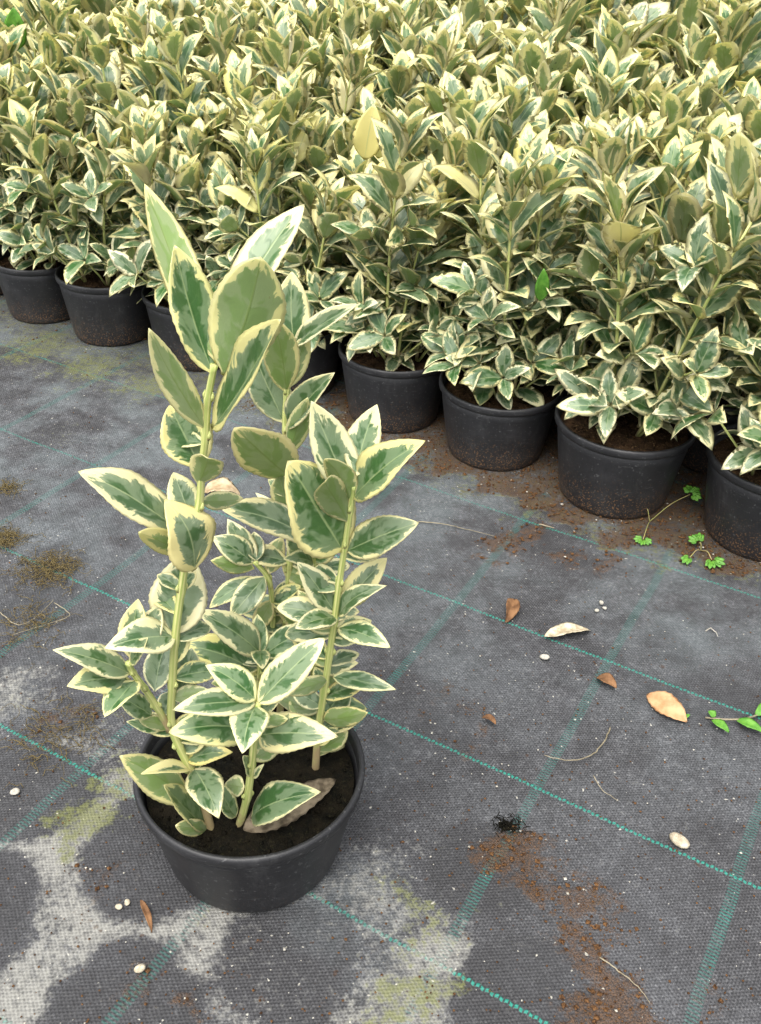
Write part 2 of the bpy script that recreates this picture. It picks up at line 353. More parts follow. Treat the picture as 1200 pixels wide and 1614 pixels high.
    # one sheet: fine where it is seen, stretched out to the horizon
    def axis(lo, hi, st):
        core = np.arange(lo, hi, st); k = np.cumsum(np.geomspace(0.02, 30, 26))
        return np.concatenate([lo - k[::-1], core, hi + k])
    gx, gy = axis(-1.30, 1.20, 0.005), axis(0.28, 2.10, 0.005)
    X, Y = np.meshgrid(gx, gy); nx, ny = len(gx), len(gy)
    Z = 0.0009 * np.sin(X * 9 + Y * 5) * np.sin(Y * 11 - X * 3) * ((X > -1.3) & (X < 1.2) & (Y > .28) & (Y < 2.1)) - 0.001
    V_ = np.stack([X, Y, Z], -1).reshape(-1, 3)
    idx = np.arange(nx * ny).reshape(ny, nx)
    F = np.stack([idx[:-1, :-1], idx[:-1, 1:], idx[1:, 1:], idx[1:, :-1]], -1).reshape(-1, 4)
    me = bpy.data.meshes.new('ground')
    me.vertices.add(len(V_)); me.vertices.foreach_set('co', V_.ravel())
    me.loops.add(F.size); me.loops.foreach_set('vertex_index', F.ravel().astype(np.int32))
    me.polygons.add(len(F)); me.polygons.foreach_set('loop_start', np.arange(0, F.size, 4, dtype=np.int32))
    me.polygons.foreach_set('use_smooth', np.ones(len(F), bool))
    me.update(calc_edges=True)
    X0, Y0 = X, Y; X, Y = warp(X0, Y0, .4)
    def accum(lst):
        A = np.zeros_like(X)
        for px, py, r, *w_ in lst: A = np.maximum(A, blob(X, Y, px, py, r) * (w_[0] if w_ else 1))
        return A
    dep_ = accum([(60, 1335, 120), (190, 1235, 70, .8), (150, 1290, 90, .9), (140, 1440, 110), (50, 1570, 130), (240, 1460, 80, .9), (370, 1455, 90, .9), (420, 1590, 110, .8),
                  (590, 1420, 90, .6), (560, 1570, 90, .6), (690, 1500, 70, .9), (330, 1480, 90, .9), (640, 1590, 110, .9), (20, 1090, 70, .7), (290, 1110, 60, .5), (610, 1370, 60, .5),
                  (120, 1180, 70, .6), (520, 1440, 100, .5)])
    damp_ = np.zeros_like(X0); X, Y = warp(X0, Y0, .08)
    for px, py, r, k in [(250, 1345, 118, 1), (195, 1602, 128, 1), (-62, 1440, 124, 1), (455, 1515, 112, .75), (830, 1570, 112, 1), (60, 1245, 96, .85), (760, 1370, 90, .9)]:
        c = at_z(px, py); R = (at_z(px + r, py) - c).length
        d = np.hypot(X - c.x, Y - c.y) / R
        d = d * (1 + 0.05 * np.sin(3 * np.arctan2(Y - c.y, X - c.x) + px))
        damp_ = np.maximum(damp_, k * np.clip((1.06 - d) / 0.16, 0, 1))
        dep_ *= 1 - k * np.clip((1.10 - d) / 0.20, 0, 1)
    X, Y = warp(X0, Y0, .6)
    alg_ = accum([(120, 1300, 60, .9), (180, 1250, 50, .9), (210, 1205, 40, .7), (640, 1420, 55, .8), (640, 1570, 80, .9), (690, 1470, 50, .7), (170, 1120, 50, .5), (40, 1110, 50, .4), (610, 1600, 60, .8),
                  (60, 545, 90, .8), (150, 575, 90, .8), (240, 605, 80, .8), (340, 640, 60, .6), (540, 670, 60, .8), (640, 700, 50, .7), (720, 745, 50, .6), (900, 1450, 30, .4),
                  (1000, 860, 60, .5), (1120, 890, 60, .5), (330, 1440, 40, .5), (90, 690, 60, .35)])
    soil_ = accum([(800, 1345, 62, .95), (850, 1390, 55, .9), (900, 1425, 48, .8), (960, 1440, 40, .7), (930, 1490, 60, .95), (915, 1530, 55, .85), (960, 1560, 60, .95), (985, 1610, 75, 1), (910, 1610, 60, .7), (905, 1345, 28, .6), (925, 1390, 30, .6),
                   (800, 855, 40, .85), (835, 838, 32, .8), (765, 885, 26, .7), (885, 880, 40, .75), (962, 888, 34, .7), (750, 1120, 48, .55), (700, 1090, 36, .6), (745, 1170, 40, .55), (690, 840, 26, .5),
                   (120, 1130, 40, .62), (60, 1140, 40, .6), (140, 1385, 40, .6), (215, 1350, 30, .5), (300, 1580, 40, .72), (130, 1440, 30, .5), (230, 1550, 60, .55), (260, 1290, 40, .5), (590, 970, 30, .5), (75, 900, 40, .5), (10, 850, 30, .5), (1040, 1500, 30, .5), (1130, 1570, 40, .5)])
    along = np.zeros_like(X); X, Y = warp(X0, Y0, .7)
    for i in range(len(FRONT) - 1):
        a, b = np.array(FRONT[i][:2]), np.array(FRONT[i + 1][:2]); nrm = np.array([a[1] - b[1], b[0] - a[0]]); nrm = nrm / np.linalg.norm(nrm)
        if nrm[1] > 0: nrm = -nrm
        tt = np.clip(((X - a[0]) * (b - a)[0] + (Y - a[1]) * (b - a)[1]) / ((b - a) @ (b - a)), 0, 1)
        dx, dy = X - a[0] - tt * (b - a)[0], Y - a[1] - tt * (b - a)[1]
        dist = np.hypot(dx, dy); k = 0.35 if i < 4 else 0.6 if i < 5 else 1.0
        along = np.maximum(along, k * np.clip((0.134 - dist) / 0.032, 0, 1.0))
        behind = (dx * nrm[0] + dy * nrm[1]) < 0
        along = np.maximum(along, np.where(behind & (dist < .4), 0.55, 0))
    fx, fy = warp(X0, Y0, 3.0); along *= np.clip(.9 + 16 * (fx - X0 + fy - Y0), .80, 1.0)
    alg_ = np.maximum(alg_, (along > .02) * .55)
    soil_ = np.maximum(soil_, along)
    X, Y = X0, Y0
    worn_sheen_ = np.clip((Y - 0.55) / 0.8, 0, 1) * 0.9  # paler with distance: sky sheen at a grazing angle, put into the colour
    worn_sheen_ = np.maximum(worn_sheen_, accum([(230, 680, 250, 1), (60, 600, 150, 1), (560, 1450, 120, .6), (720, 790, 90, .9), (1080, 1000, 130, .7)])) * (1 - 0.6 * accum([(640, 1280, 120), (850, 1130, 120), (120, 960, 120)]))
    for nm, A in (('deposit', dep_), ('algae', alg_), ('soil', soil_), ('worn_sheen', worn_sheen_), ('damp', damp_)):
        at = me.attributes.new(nm, 'FLOAT', 'POINT'); at.data.foreach_set('value', A.astype(np.float32).ravel())
    me.materials.append(m_fab)
    tag(link('ground', me), 'dark grey woven weed fabric with green grid threads, lime bloom and spilt soil', 'ground', kind='structure')
    return soil_, X, Y
SOILMASK, GX, GY = build_ground()

# ------------------------------------------------------------------ leaves
def leaf_geo(mb, b, tip, nrm, width, nv=18, nu=8, bend=0.08, fold=0.22, seed=0.0, T=0.22, yel=0.3, sharp=0.85, belly=0.9, thick=0.0005, twist=0.0, serr=0.03, curl=0.0, rnd=random):
    """one closed lens-thin leaf from base to tip; slot 0 is the upper face, slot 1 the underside"""
    b, tip, nrm = Vector(b), Vector(tip), Vector(nrm)
    ax = tip - b; L = ax.length
    if L < 1e-5: return
    a = ax / L; n = nrm - a * nrm.dot(a)
    if n.length < 1e-4: n = Vector((0, 0, 1)) - a * a.z
    n.normalize(); s = a.cross(n)
    aN, nN, sN, bN = (np.array(q) for q in (a, n, s, b))
    vs = np.linspace(0, 1, nv + 1); us = np.linspace(-1, 1, nu + 1)
    ea, eb = .74 * belly / .9 * sharp / .85 * rnd.uniform(.88, 1.1), .88 * sharp / .85 * rnd.uniform(.88, 1.15)
    vv = np.clip((vs - .02) / .98, 0, 1); hw = vv ** ea * (1 - vv) ** eb; hw = hw / (ea ** ea * eb ** eb / (ea + eb) ** (ea + eb))
    hw[0] = 0.07; hw = np.maximum(hw, 0.05 * (vs < .12)); hw[-1] = 0.004
    wob1, wob2 = rnd.uniform(-1, 1), rnd.uniform(-1, 1); ph = rnd.uniform(0, 6.28)
    top = []; UVs = []; bot = []
    for i, v in enumerate(vs):
        h = hw[i] * width / 2
        side = 0.03 * L * wob1 * math.sin(math.pi * v)
        c = bN + aN * (v * L) + nN * (4 * bend * L * v * (1 - v)) + sN * side
        c = c - nN * (curl * L * max(0, v - .55) ** 2 * 4.5)
        tw = twist * (v - 0.3)
        for j, u in enumerate(us):
            k = 1.0
            if abs(u) > 0.99: k = 1 + serr * (1 if i % 2 else -0.6)
            lat = u * h * k; up = fold * abs(u) ** 1.35 * h - 0.30 * fold * h * u * u * u * u + 0.085 * h * math.sin(11 * v + ph + (2 if u > 0 else 0)) * u * u
            l2, u2 = lat * math.cos(tw) - up * math.sin(tw), lat * math.sin(tw) + up * math.cos(tw)
            P = c + sN * l2 + nN * u2
            top.append(P); bot.append(P - nN * thick)
            e = min((1 - abs(u)) * min(1.0, hw[i] + .08), (1 - v) * 2.2 + .02)
            UVs.append((u, v, e, seed, T, yel))
    w = nu + 1; nt = len(top); V = list(top); UV = list(UVs); bi = {}
    for i in range(nv + 1):
        for j in range(w):
            k = i * w + j
            if j in (0, nu) or i in (0, nv): bi[k] = k
            else: bi[k] = len(V); V.append(bot[k]); UV.append(UVs[k])
    F, mt = [], []
    for i in range(nv):
        for j in range(nu):
            q = (i * w + j, i * w + j + 1, (i + 1) * w + j + 1, (i + 1) * w + j)
            F.append(q[::-1]); mt.append(0); F.append(tuple(bi[k] for k in q)); mt.append(1)
    mb.add(V, F, mt, UV)

# ------------------------------------------------------------------ pot and soil
def make_pot(parent, R, H, soil_z, soil_mat, rr, n=56, pm=None):
    pm = pm or M_POT
    rb = 0.775 * R; lip = 0.011; ri = R - 0.0045
    def wall(z): return rb + (R - 0.0040 - rb) * (z / (H - lip)) ** 0.96
    mb = MB()
    prof = [(0.0005, 0.004), (rb - 0.010, 0.004), (rb - 0.005, 0.0), (rb - 0.0015, 0.0012), (rb, 0.004)]
    prof += [(wall(z), z) for z in np.linspace(0.008, H - lip, 8)]
    prof += [(wall(H - lip) - 0.0022, H - lip + .0008), (wall(H - lip) - 0.003, H - lip - 0.01), (wall(soil_z * .8) - 0.003, soil_z * .8)]
    lathe(mb, prof, n); pot = mb.obj('pot', [pm], parent)
    mb = MB(); z0 = H - lip
    lathe(mb, [(R - 0.0062, z0 - .0005), (R - 0.0022, z0 - 0.0010), (R - 0.0005, z0 + 0.0012), (R, z0 + 0.004), (R, H - 0.003), (R - 0.0009, H - 0.0008), (R - 0.0025, H), (R - 0.0046, H - 0.0006), (R - 0.0056, H - 0.004), (R - 0.0066, z0 - .0005)], n)
    mb.obj('rim', [pm], pot)
    mb = MB(); rs = wall(soil_z) - 0.0034; rings = 12; P = [(0, 0, soil_z + .003)]
    for i in range(1, rings + 1):
        for k in range(n):
            a = 2 * math.pi * k / n; r = rs * i / rings
            P.append((r * math.cos(a), r * math.sin(a), soil_z + (rr.uniform(-.003, .003) if i < rings else 0) + .004 * (1 - (i / rings) ** 2)))
    F = [(0, 1 + k, 1 + (k + 1) % n) for k in range(n)]
    F += [(1 + (i - 1) * n + k, 1 + i * n + k, 1 + i * n + (k + 1) % n, 1 + (i - 1) * n + (k + 1) % n) for i in range(1, rings) for k in range(n)]
    mb.add(P, F)
    for _ in range(260):
        r, a = rs * math.sqrt(rr.random()) * .95, rr.uniform(0, 6.283); crumb(mb, (r * math.cos(a), r * math.sin(a), soil_z + .003), rr.uniform(.0012, .0036), rr)
    mb.obj('soil', [soil_mat], parent)
    return pot
def crumb(mb, p, r, rr, flat=0.7):
    px, py, pz = p; q = [rr.uniform(.6, 1.25) * r for _ in range(6)]; a = rr.uniform(0, 6.283); c, s = math.cos(a), math.sin(a)
    V = [(px + c * q[0], py + s * q[0], pz), (px - s * q[1], py + c * q[1], pz), (px - c * q[2], py - s * q[2], pz), (px + s * q[3], py - c * q[3], pz), (px, py, pz + q[4] * flat), (px, py, pz - q[5] * flat)]
    mb.add(V, [(0, 1, 4), (1, 2, 4), (2, 3, 4), (3, 0, 4), (1, 0, 5), (2, 1, 5), (3, 2, 5), (0, 3, 5)])

# ------------------------------------------------------------------ the shrub in the foreground, leaf by leaf
hr = random.Random(11)
hero = thing('potted_shrub', HERO_C, 'lone cream edged potted shrub standing apart on the grey fabric in front of the rows', 'potted plant')
HERO_SOIL = 0.083
make_pot(hero, HERO_R, HERO_H, HERO_SOIL, M_PEAT, hr, 72, M_POTC)
def hero_stem(px, lean=0.0, r0=.0042, r1=.0024, base_z=None, y0=None):
    """px: pixel polyline from the soil upwards; the stem rises in the upright plane of its foot"""
    if y0 is None:
        foot = at_z(px[0][0], px[0][1], HERO_SOIL); y0 = foot.y
    r0, r1 = r0 * .80, r1 * .85
    n = len(px); pts = [at_y(q[0], q[1], y0 + lean * i / max(1, n - 1)) for i, q in enumerate(px)]
    pts[0] = pts[0] - Vector((0, 0, .006)) if base_z is None else pts[0]
    P = smooth_path(pts, 6); N = len(P)
    rad = [r0 + (r1 - r0) * i / (N - 1) for i in range(N)]
    for i in range(0, N, 6): rad[i] *= 1.22                       # nodes
    mb = MB(); tube(mb, [p - HERO_C for p in P], rad, 16)
    for i in range(6, N - 2, 6):                                  # axillary buds and leaf scars
        q = P[i] - HERO_C; ax_ = (P[i + 1] - P[i - 1]).normalized(); o_ = ax_.orthogonal().normalized(); o_.rotate(Matrix.Rotation(hr.uniform(0, 6.28), 3, ax_))
        for sg in (1, -1):
            tube(mb, [q + o_ * sg * rad[i] * .7, q + o_ * sg * rad[i] * 1.05 + ax_ * .003, q + o_ * sg * rad[i] * .95 + ax_ * .006], [rad[i] * .55, rad[i] * .45, rad[i] * .1], 6)
    return mb.obj('stem', [M_STEM], hero), P
def nearest(P, px, py):
    best = min(P, key=lambda p: (to_px(p)[0] - px) ** 2 + (to_px(p)[1] - py) ** 2); return best
def hero_leaf(st, b, t, wpx, dy, side='u', yel=.35, T=.25, bend=None, fold=.25, hint=None, belly=.9, sharp=.85, curl=0.0, twist=0.0, name='leaf', db=0.0):
    so, P = st
    nb = nearest(P, *b); B = at_y(b[0], b[1], nb.y + db)
    Tp = at_y(t[0], t[1], nb.y + dy)
    mid = (B + Tp) / 2; v = (CAMP - mid).normalized()
    if side == 'u': n = Vector((0, 0, .5)) + v * .85
    else: n = -v * .95 + Vector((0, 0, .25))
    if hint: n = n + RIGHT * hint[0] + UPV * hint[1]
    n = n + Vector((hr.uniform(-.14, .14), hr.uniform(-.14, .14), hr.uniform(-.14, .14)))
    a = (Tp - B).normalized(); nn = (n - a * n.dot(a)).normalized(); s = a.cross(nn)
    x0, y0 = to_px(mid - s * .01); x1, y1 = to_px(mid + s * .01)
    perm = max(math.hypot(x1 - x0, y1 - y0) / .02, 700)
    L = (Tp - B).length; T = T + hr.uniform(-.02, .07); wpx = wpx * 1.04; bend = None if bend is None else bend * hr.uniform(.9, 1.7); curl = curl + hr.uniform(0, .10); fold = fold * hr.uniform(.9, 1.6); w = min(max(wpx / perm, .20 * L), 1.25 * L)
    mb = MB()
    if bend is None: bend = hr.uniform(.03, .10) * (1 if side == 'u' else -.4)
    leaf_geo(mb, B - HERO_C, Tp - HERO_C, n, w, 26, 12, bend, fold, hr.random(), T, yel, sharp, belly, .0006, twist, .022, curl, hr)
    return mb.obj(name, M_LEAF, so)

SA = hero_stem([(333, 1303), (318, 1255), (300, 1212), (282, 1175), (270, 1140), (272, 1080), (276, 1010), (286, 930), (296, 870), (314, 800), (318, 740), (324, 690), (328, 630), (338, 575)], lean=-.01, r0=.0045)
SA2 = hero_stem([(268, 1150), (248, 1115), (228, 1085), (210, 1060), (203, 1045)], lean=-.02, r0=.0035, y0=nearest(SA[1], 268, 1150).y, base_z=1)
SB = hero_stem([(375, 1300), (390, 1255), (397, 1205), (402, 1155), (406, 1108)], lean=-.03, r0=.0042, r1=.003)
SCm = hero_stem([(497, 1212), (502, 1150), (511, 1090), (520, 1030), (527, 980), (535, 920), (544, 860), (552, 805), (557, 765)], lean=-.01)
SD = hero_stem([(440, 1135), (446, 1060), (452, 980), (456, 900), (459, 820), (459, 745), (450, 680), (452, 620), (462, 545)], lean=.03)
SE = hero_stem([(425, 1120), (428, 1040), (430, 970), (424, 915), (402, 885)], lean=-.01, r0=.0038)
SF = hero_stem([(490, 1120), (495, 1040), (497, 960), (496, 890), (492, 850)], lean=-.02, r0=.0036)
SG = hero_stem([(400, 1150), (405, 1100), (409, 1060), (411, 1030)], lean=-.02, r0=.0035)

for a in [
  (SA, (352, 592), (414, 393), 116, -.028, 'd', .8, .22, .02, .16), (SA, (338, 592), (278, 386), 74, .01, 'u', .55, .26, -.05, .34, (.5, 0)),
  (SA, (342, 572), (231, 290), 64, .05, 'd', .8, .16, .03, .25, (.2, -.2)), (SA, (342, 556), (478, 318), 66, .06, 'u', .25, .24, .03, .3, (-.5, -.1)),
  (SA, (334, 676), (434, 502), 92, -.06, 'u', .6, .28, -.03, .40, (-.25, .1)), (SA, (324, 676), (226, 507), 48, -.03, 'd', .6, .18, -.02, .3, (-.3, 0)),
  (SA, (317, 738), (268, 638), 80, .015, 'u', .65, .26, -.02, .2, (.35, 0)), (SA, (313, 764), (330, 714), 52, -.03, 'd', .3, .28, .05, .22),
  (SA, (286, 838), (131, 738), 66, -.012, 'u', .35, .30, .05, .22, (.15, .2)), (SA, (294, 878), (213, 832), 40, -.03, 'd', 1, .5, -.04, .4),
  (SA, (306, 900), (274, 792), 84, -.012, 'u', .95, .44, .06, .08, (.15, .4), .9, .8, .12, 0.0, 'leaf', -.014), (SA, (303, 822), (274, 744), 50, .015, 'u', .6, .38, .02, .25, (.35, 0)),
  (SA, (272, 1003), (297, 868), 88, .03, 'u', .3, .30, -.05, .18), (SA, (277, 1004), (169, 1018), 58, -.035, 'u', .3, .36, .07, .25),
  (SA2, (206, 1062), (87, 1022), 46, -.02, 'u', .15, .20, .06, .2), (SA2, (206, 1073), (107, 1080), 54, -.03, 'u', .75, .34, .06, .2, (0, .2)),
  (SA2, (214, 1072), (165, 1129), 46, -.045, 'u', .45, .22, .05, .3, (-.3, 0)), (SA2, (207, 1040), (218, 945), 46, .02, 'u', .45, .34, -.02, .25),
  (SA2, (222, 1025), (252, 953), 42, .03, 'u', .2, .24, 0, .25), (SA2, (205, 1048), (232, 1005), 26, -.01, 'u', .3, .2, 0, .3),
  (SA2, (244, 1090), (262, 1012), 46, .03, 'u', .2, .14, 0, .2), (SA, (282, 1100), (302, 1018), 46, .04, 'u', .2, .05, 0, .2),
  (SA2, (240, 1128), (186, 1096), 38, -.005, 'u', .15, .14, .06, .2), (SA2, (256, 1148), (200, 1137), 24, -.01, 'u', .15, .15, .06, .2),
  (SA2, (258, 1128), (272, 1086), 32, .03, 'u', .2, .08, 0, .2), (SA, (279, 1045), (294, 985), 28, .02, 'u', .4, .4, 0, .3),
  (SA, (304, 1266), (187, 1191), 60, -.02, 'd', .75, .20, -.02, .25, (0, -.3)), (SA, (304, 1212), (224, 1217), 24, -.03, 'u', .8, .7, .03, .5, (0, .6)),
  (SA, (306, 1211), (344, 1285), 58, -.045, 'u', .3, .2, .06, .18), (SA, (326, 1306), (259, 1237), 52, -.03, 'u', .6, .24, -.02, .4, (.3, 0)),
  (SA, (328, 1308), (275, 1300), 30, -.035, 'd', .6, .18, -.03, .25), (SA, (310, 1214), (308, 1172), 32, .02, 'u', .2, .1, 0, .3),
  (SB, (372, 1288), (343, 1234), 30, -.01, 'u', .2, .18, .02, .25), (SB, (386, 1240), (357, 1236), 34, .01, 'd', .4, .3, -.02, .2), (SB, (396, 1222), (385, 1192), 22, -.012, 'u', .2, .05, 0, .15),
  (SB, (398, 1226), (412, 1206), 12, -.01, 'u', .3, .6, 0, .3),
  (SB, (404, 1107), (277, 1115), 47, -.03, 'u', .15, .24, .06, .22), (SB, (404, 1104), (326, 1048), 50, 0, 'u', .2, .26, .06, .22), (SB, (406, 1110), (511, 1006), 56, .015, 'u', .4, .24, .06, .22),
  (SB, (405, 1112), (383, 1183), 60, -.055, 'u', .3, .22, .06, .22), (SB, (400, 1153), (270, 1152), 66, -.03, 'u', .45, .24, .08, .12), (SB, (406, 1160), (526, 1158), 64, -.03, 'u', .55, .28, .08, .12),
  (SG, (408, 1062), (283, 1014), 58, -.01, 'u', .85, .40, .06, .2), (SB, (396, 1290), (506, 1248), 62, -.025, 'u', .25, .10, .07, .15),
  (SG, (411, 1030), (311, 961), 52, -.012, 'u', .2, .24, .06, .24), (SG, (411, 1030), (406, 968), 30, .012, 'u', .3, .2, 0, .25), (SG, (414, 1036), (508, 986), 40, .005, 'u', .3, .18, .1, .22),
  (SG, (411, 1026), (414, 1051), 30, -.035, 'u', .2, .2, .05, .25), (SG, (408, 1050), (349, 996), 38, .025, 'u', .2, .1, .05, .2), (SG, (408, 1078), (352, 1060), 30, .0, 'd', .8, .3, 0, .25),
  (SG, (412, 1060), (455, 1040), 30, .0, 'u', .6, .3, .05, .25), (SG, (405, 1095), (350, 1098), 30, .02, 'd', .7, .25, 0, .25), (SG, (410, 1080), (470, 1050), 30, .03, 'u', .5, .3, .04, .2),
  (SCm, (555, 782), (492, 632), 66, .012, 'u', .15, .36, -.02, .34, (.25, 0)), (SCm, (559, 752), (594, 637), 54, .025, 'u', .15, .30, -.02, .3, (-.1, 0)), (SCm, (556, 786), (664, 693), 66, -.015, 'u', .55, .30, .05, .4, (-.15, .1)),
  (SCm, (541, 868), (455, 727), 116, -.01, 'u', .6, .20, .04, .2, (.2, 0)), (SCm, (551, 824), (503, 750), 52, -.045, 'd', .5, .14, .06, .35, (-.2, 0)), (SCm, (546, 869), (657, 823), 60, -.012, 'u', .5, .16, .06, .18),
  (SCm, (556, 792), (512, 716), 42, -.02, 'd', .5, .12, .02, .4, (.1, 0)), (SCm, (528, 966), (472, 887), 44, .005, 'u', .2, .26, .03, .25), (SCm, (536, 958), (608, 879), 46, .012, 'u', .8, .42, .0, .2),
  (SCm, (534, 970), (602, 922), 34, -.015, 'u', .5, .16, .06, .35), (SCm, (532, 974), (466, 990), 34, -.035, 'u', .15, .24, .06, .2), (SCm, (524, 972), (436, 955), 42, .0, 'u', .55, .3, .06, .2),
  (SCm, (531, 990), (615, 1020), 38, -.03, 'u', .3, .24, .08, .2), (SCm, (524, 1067), (625, 1087), 30, -.02, 'u', .3, .22, .1, .15), (SCm, (517, 1070), (442, 1092), 28, -.03, 'd', .7, .2, -.06, .2),
  (SCm, (509, 1115), (458, 1088), 32, .01, 'u', .2, .1, .05, .2), (SCm, (506, 1135), (552, 1078), 50, .02, 'u', .2, .05, .05, .18), (SCm, (510, 1133), (588, 1117), 36, -.03, 'd', .8, .14, -.06, .18),
  (SCm, (503, 1192), (536, 1142), 24, .01, 'd', .3, .3, 0, .4), (SCm, (520, 1000), (470, 930), 32, .02, 'd', .6, .2, 0, .2), (SCm, (518, 1050), (480, 1020), 26, .01, 'd', .7, .3, 0, .3), (SCm, (516, 1085), (496, 1050), 22, .02, 'u', .5, .3, 0, .3),
  (SF, (492, 852), (350, 800), 54, -.03, 'u', .6, .16, .05, .3, (0, .15)), (SF, (492, 885), (466, 818), 60, .01, 'u', .2, .08, 0, .2), (SF, (496, 888), (450, 880), 28, -.03, 'u', .3, .2, .05, .25), (SF, (497, 884), (530, 864), 24, -.02, 'u', .2, .1, .02, .3),
  (SD, (459, 812), (440, 742), 44, -.005, 'd', .7, .2, 0, .25), (SF, (494, 858), (403, 776), 26, .02, 'u', .3, .4, .05, .3), (SF, (496, 930), (445, 890), 34, .01, 'd', .8, .3, 0, .3), (SF, (497, 985), (440, 968), 32, .0, 'd', .85, .35, 0, .25),
  (SE, (401, 887), (360, 818), 40, .012, 'u', .25, .18, .03, .25), (SE, (400, 888), (336, 846), 42, .0, 'u', .2, .16, .05, .25), (SE, (402, 896), (331, 882), 30, -.012, 'd', .7, .2, -.04, .25), (SE, (404, 884), (401, 838), 30, .015, 'u', .3, .18, 0, .4),
  (SE, (424, 905), (444, 846), 34, .02, 'd', .8, .26, 0, .3), (SE, (418, 908), (364, 972), 42, -.03, 'u', .4, .16, .07, .2), (SE, (412, 912), (329, 958), 30, -.012, 'u', .5, .2, .09, .2), (SE, (428, 945), (400, 995), 30, -.02, 'd', .9, .35, -.05, .25),
  (SE, (429, 950), (480, 940), 34, -.01, 'u', .8, .35, .06, .25), (SE, (430, 990), (450, 930), 36, .01, 'd', 1, .5, 0, .3), (SE, (428, 1010), (390, 985), 30, .01, 'd', .9, .4, 0, .25), (SE, (429, 1020), (490, 1035), 30, -.01, 'u', .6, .3, .04, .25),
  (SD, (464, 548), (461, 428), 58, .015, 'u', .5, .34, -.02, .28), (SD, (462, 548), (564, 479), 30, -.01, 'u', .15, .28, .05, .5, (0, .2)), (SD, (452, 620), (431, 500), 56, -.03, 'd', .6, .2, .0, .18), (SD, (456, 612), (486, 522), 34, .0, 'd', .8, .4, 0, .3, (.2, 0)),
  (SD, (450, 668), (399, 552), 62, .005, 'u', .3, .12, -.02, .2, (.2, 0)), (SD, (451, 676), (526, 587), 44, -.012, 'u', .25, .12, .02, .45, (-.2, .1)), (SD, (456, 716), (486, 625), 36, -.015, 'd', .2, .25, 0, .3, (.2, 0)), (SD, (459, 750), (366, 665), 82, -.045, 'd', .7, .14, -.08, .2),
  (SD, (462, 560), (425, 470), 24, .03, 'u', .1, .3, 0, .3), (SD, (459, 790), (495, 730), 36, .03, 'u', .3, .2, 0, .3),
]:
    hero_leaf(*a)
# small inner leaves that fill the middle of the plant, mostly behind the ones above
for st, lo, hi, n in ((SA, 1040, 1190, 6), (SD, 850, 1110, 16), (SE, 930, 1110, 14), (SF, 890, 1100, 14), (SG, 1040, 1140, 6), (SCm, 1000, 1190, 9), (SD, 700, 850, 5), (SA, 930, 1090, 4), (SCm, 880, 1010, 4), (SB, 1130, 1200, 3), (SCm, 1100, 1200, 4), (SA, 690, 880, 4), (SCm, 870, 1060, 4), (SA, 1060, 1200, 4)):
    Q = [p for p in st[1] if lo < to_px(p)[1] < hi]
    for k in range(n):
        p = hr.choice(Q); bx, by = to_px(p); a = hr.choice((-1, 1)) * hr.uniform(.5, 1.5); l = hr.uniform(46, 78)
        hero_leaf(st, (bx, by), (bx + l * math.sin(a), by - l * math.cos(a) * .75), l * .46, hr.uniform(-.01, .04), 'u' if hr.random() < .75 else 'd', hr.uniform(.1, .9), hr.uniform(.15, .34))

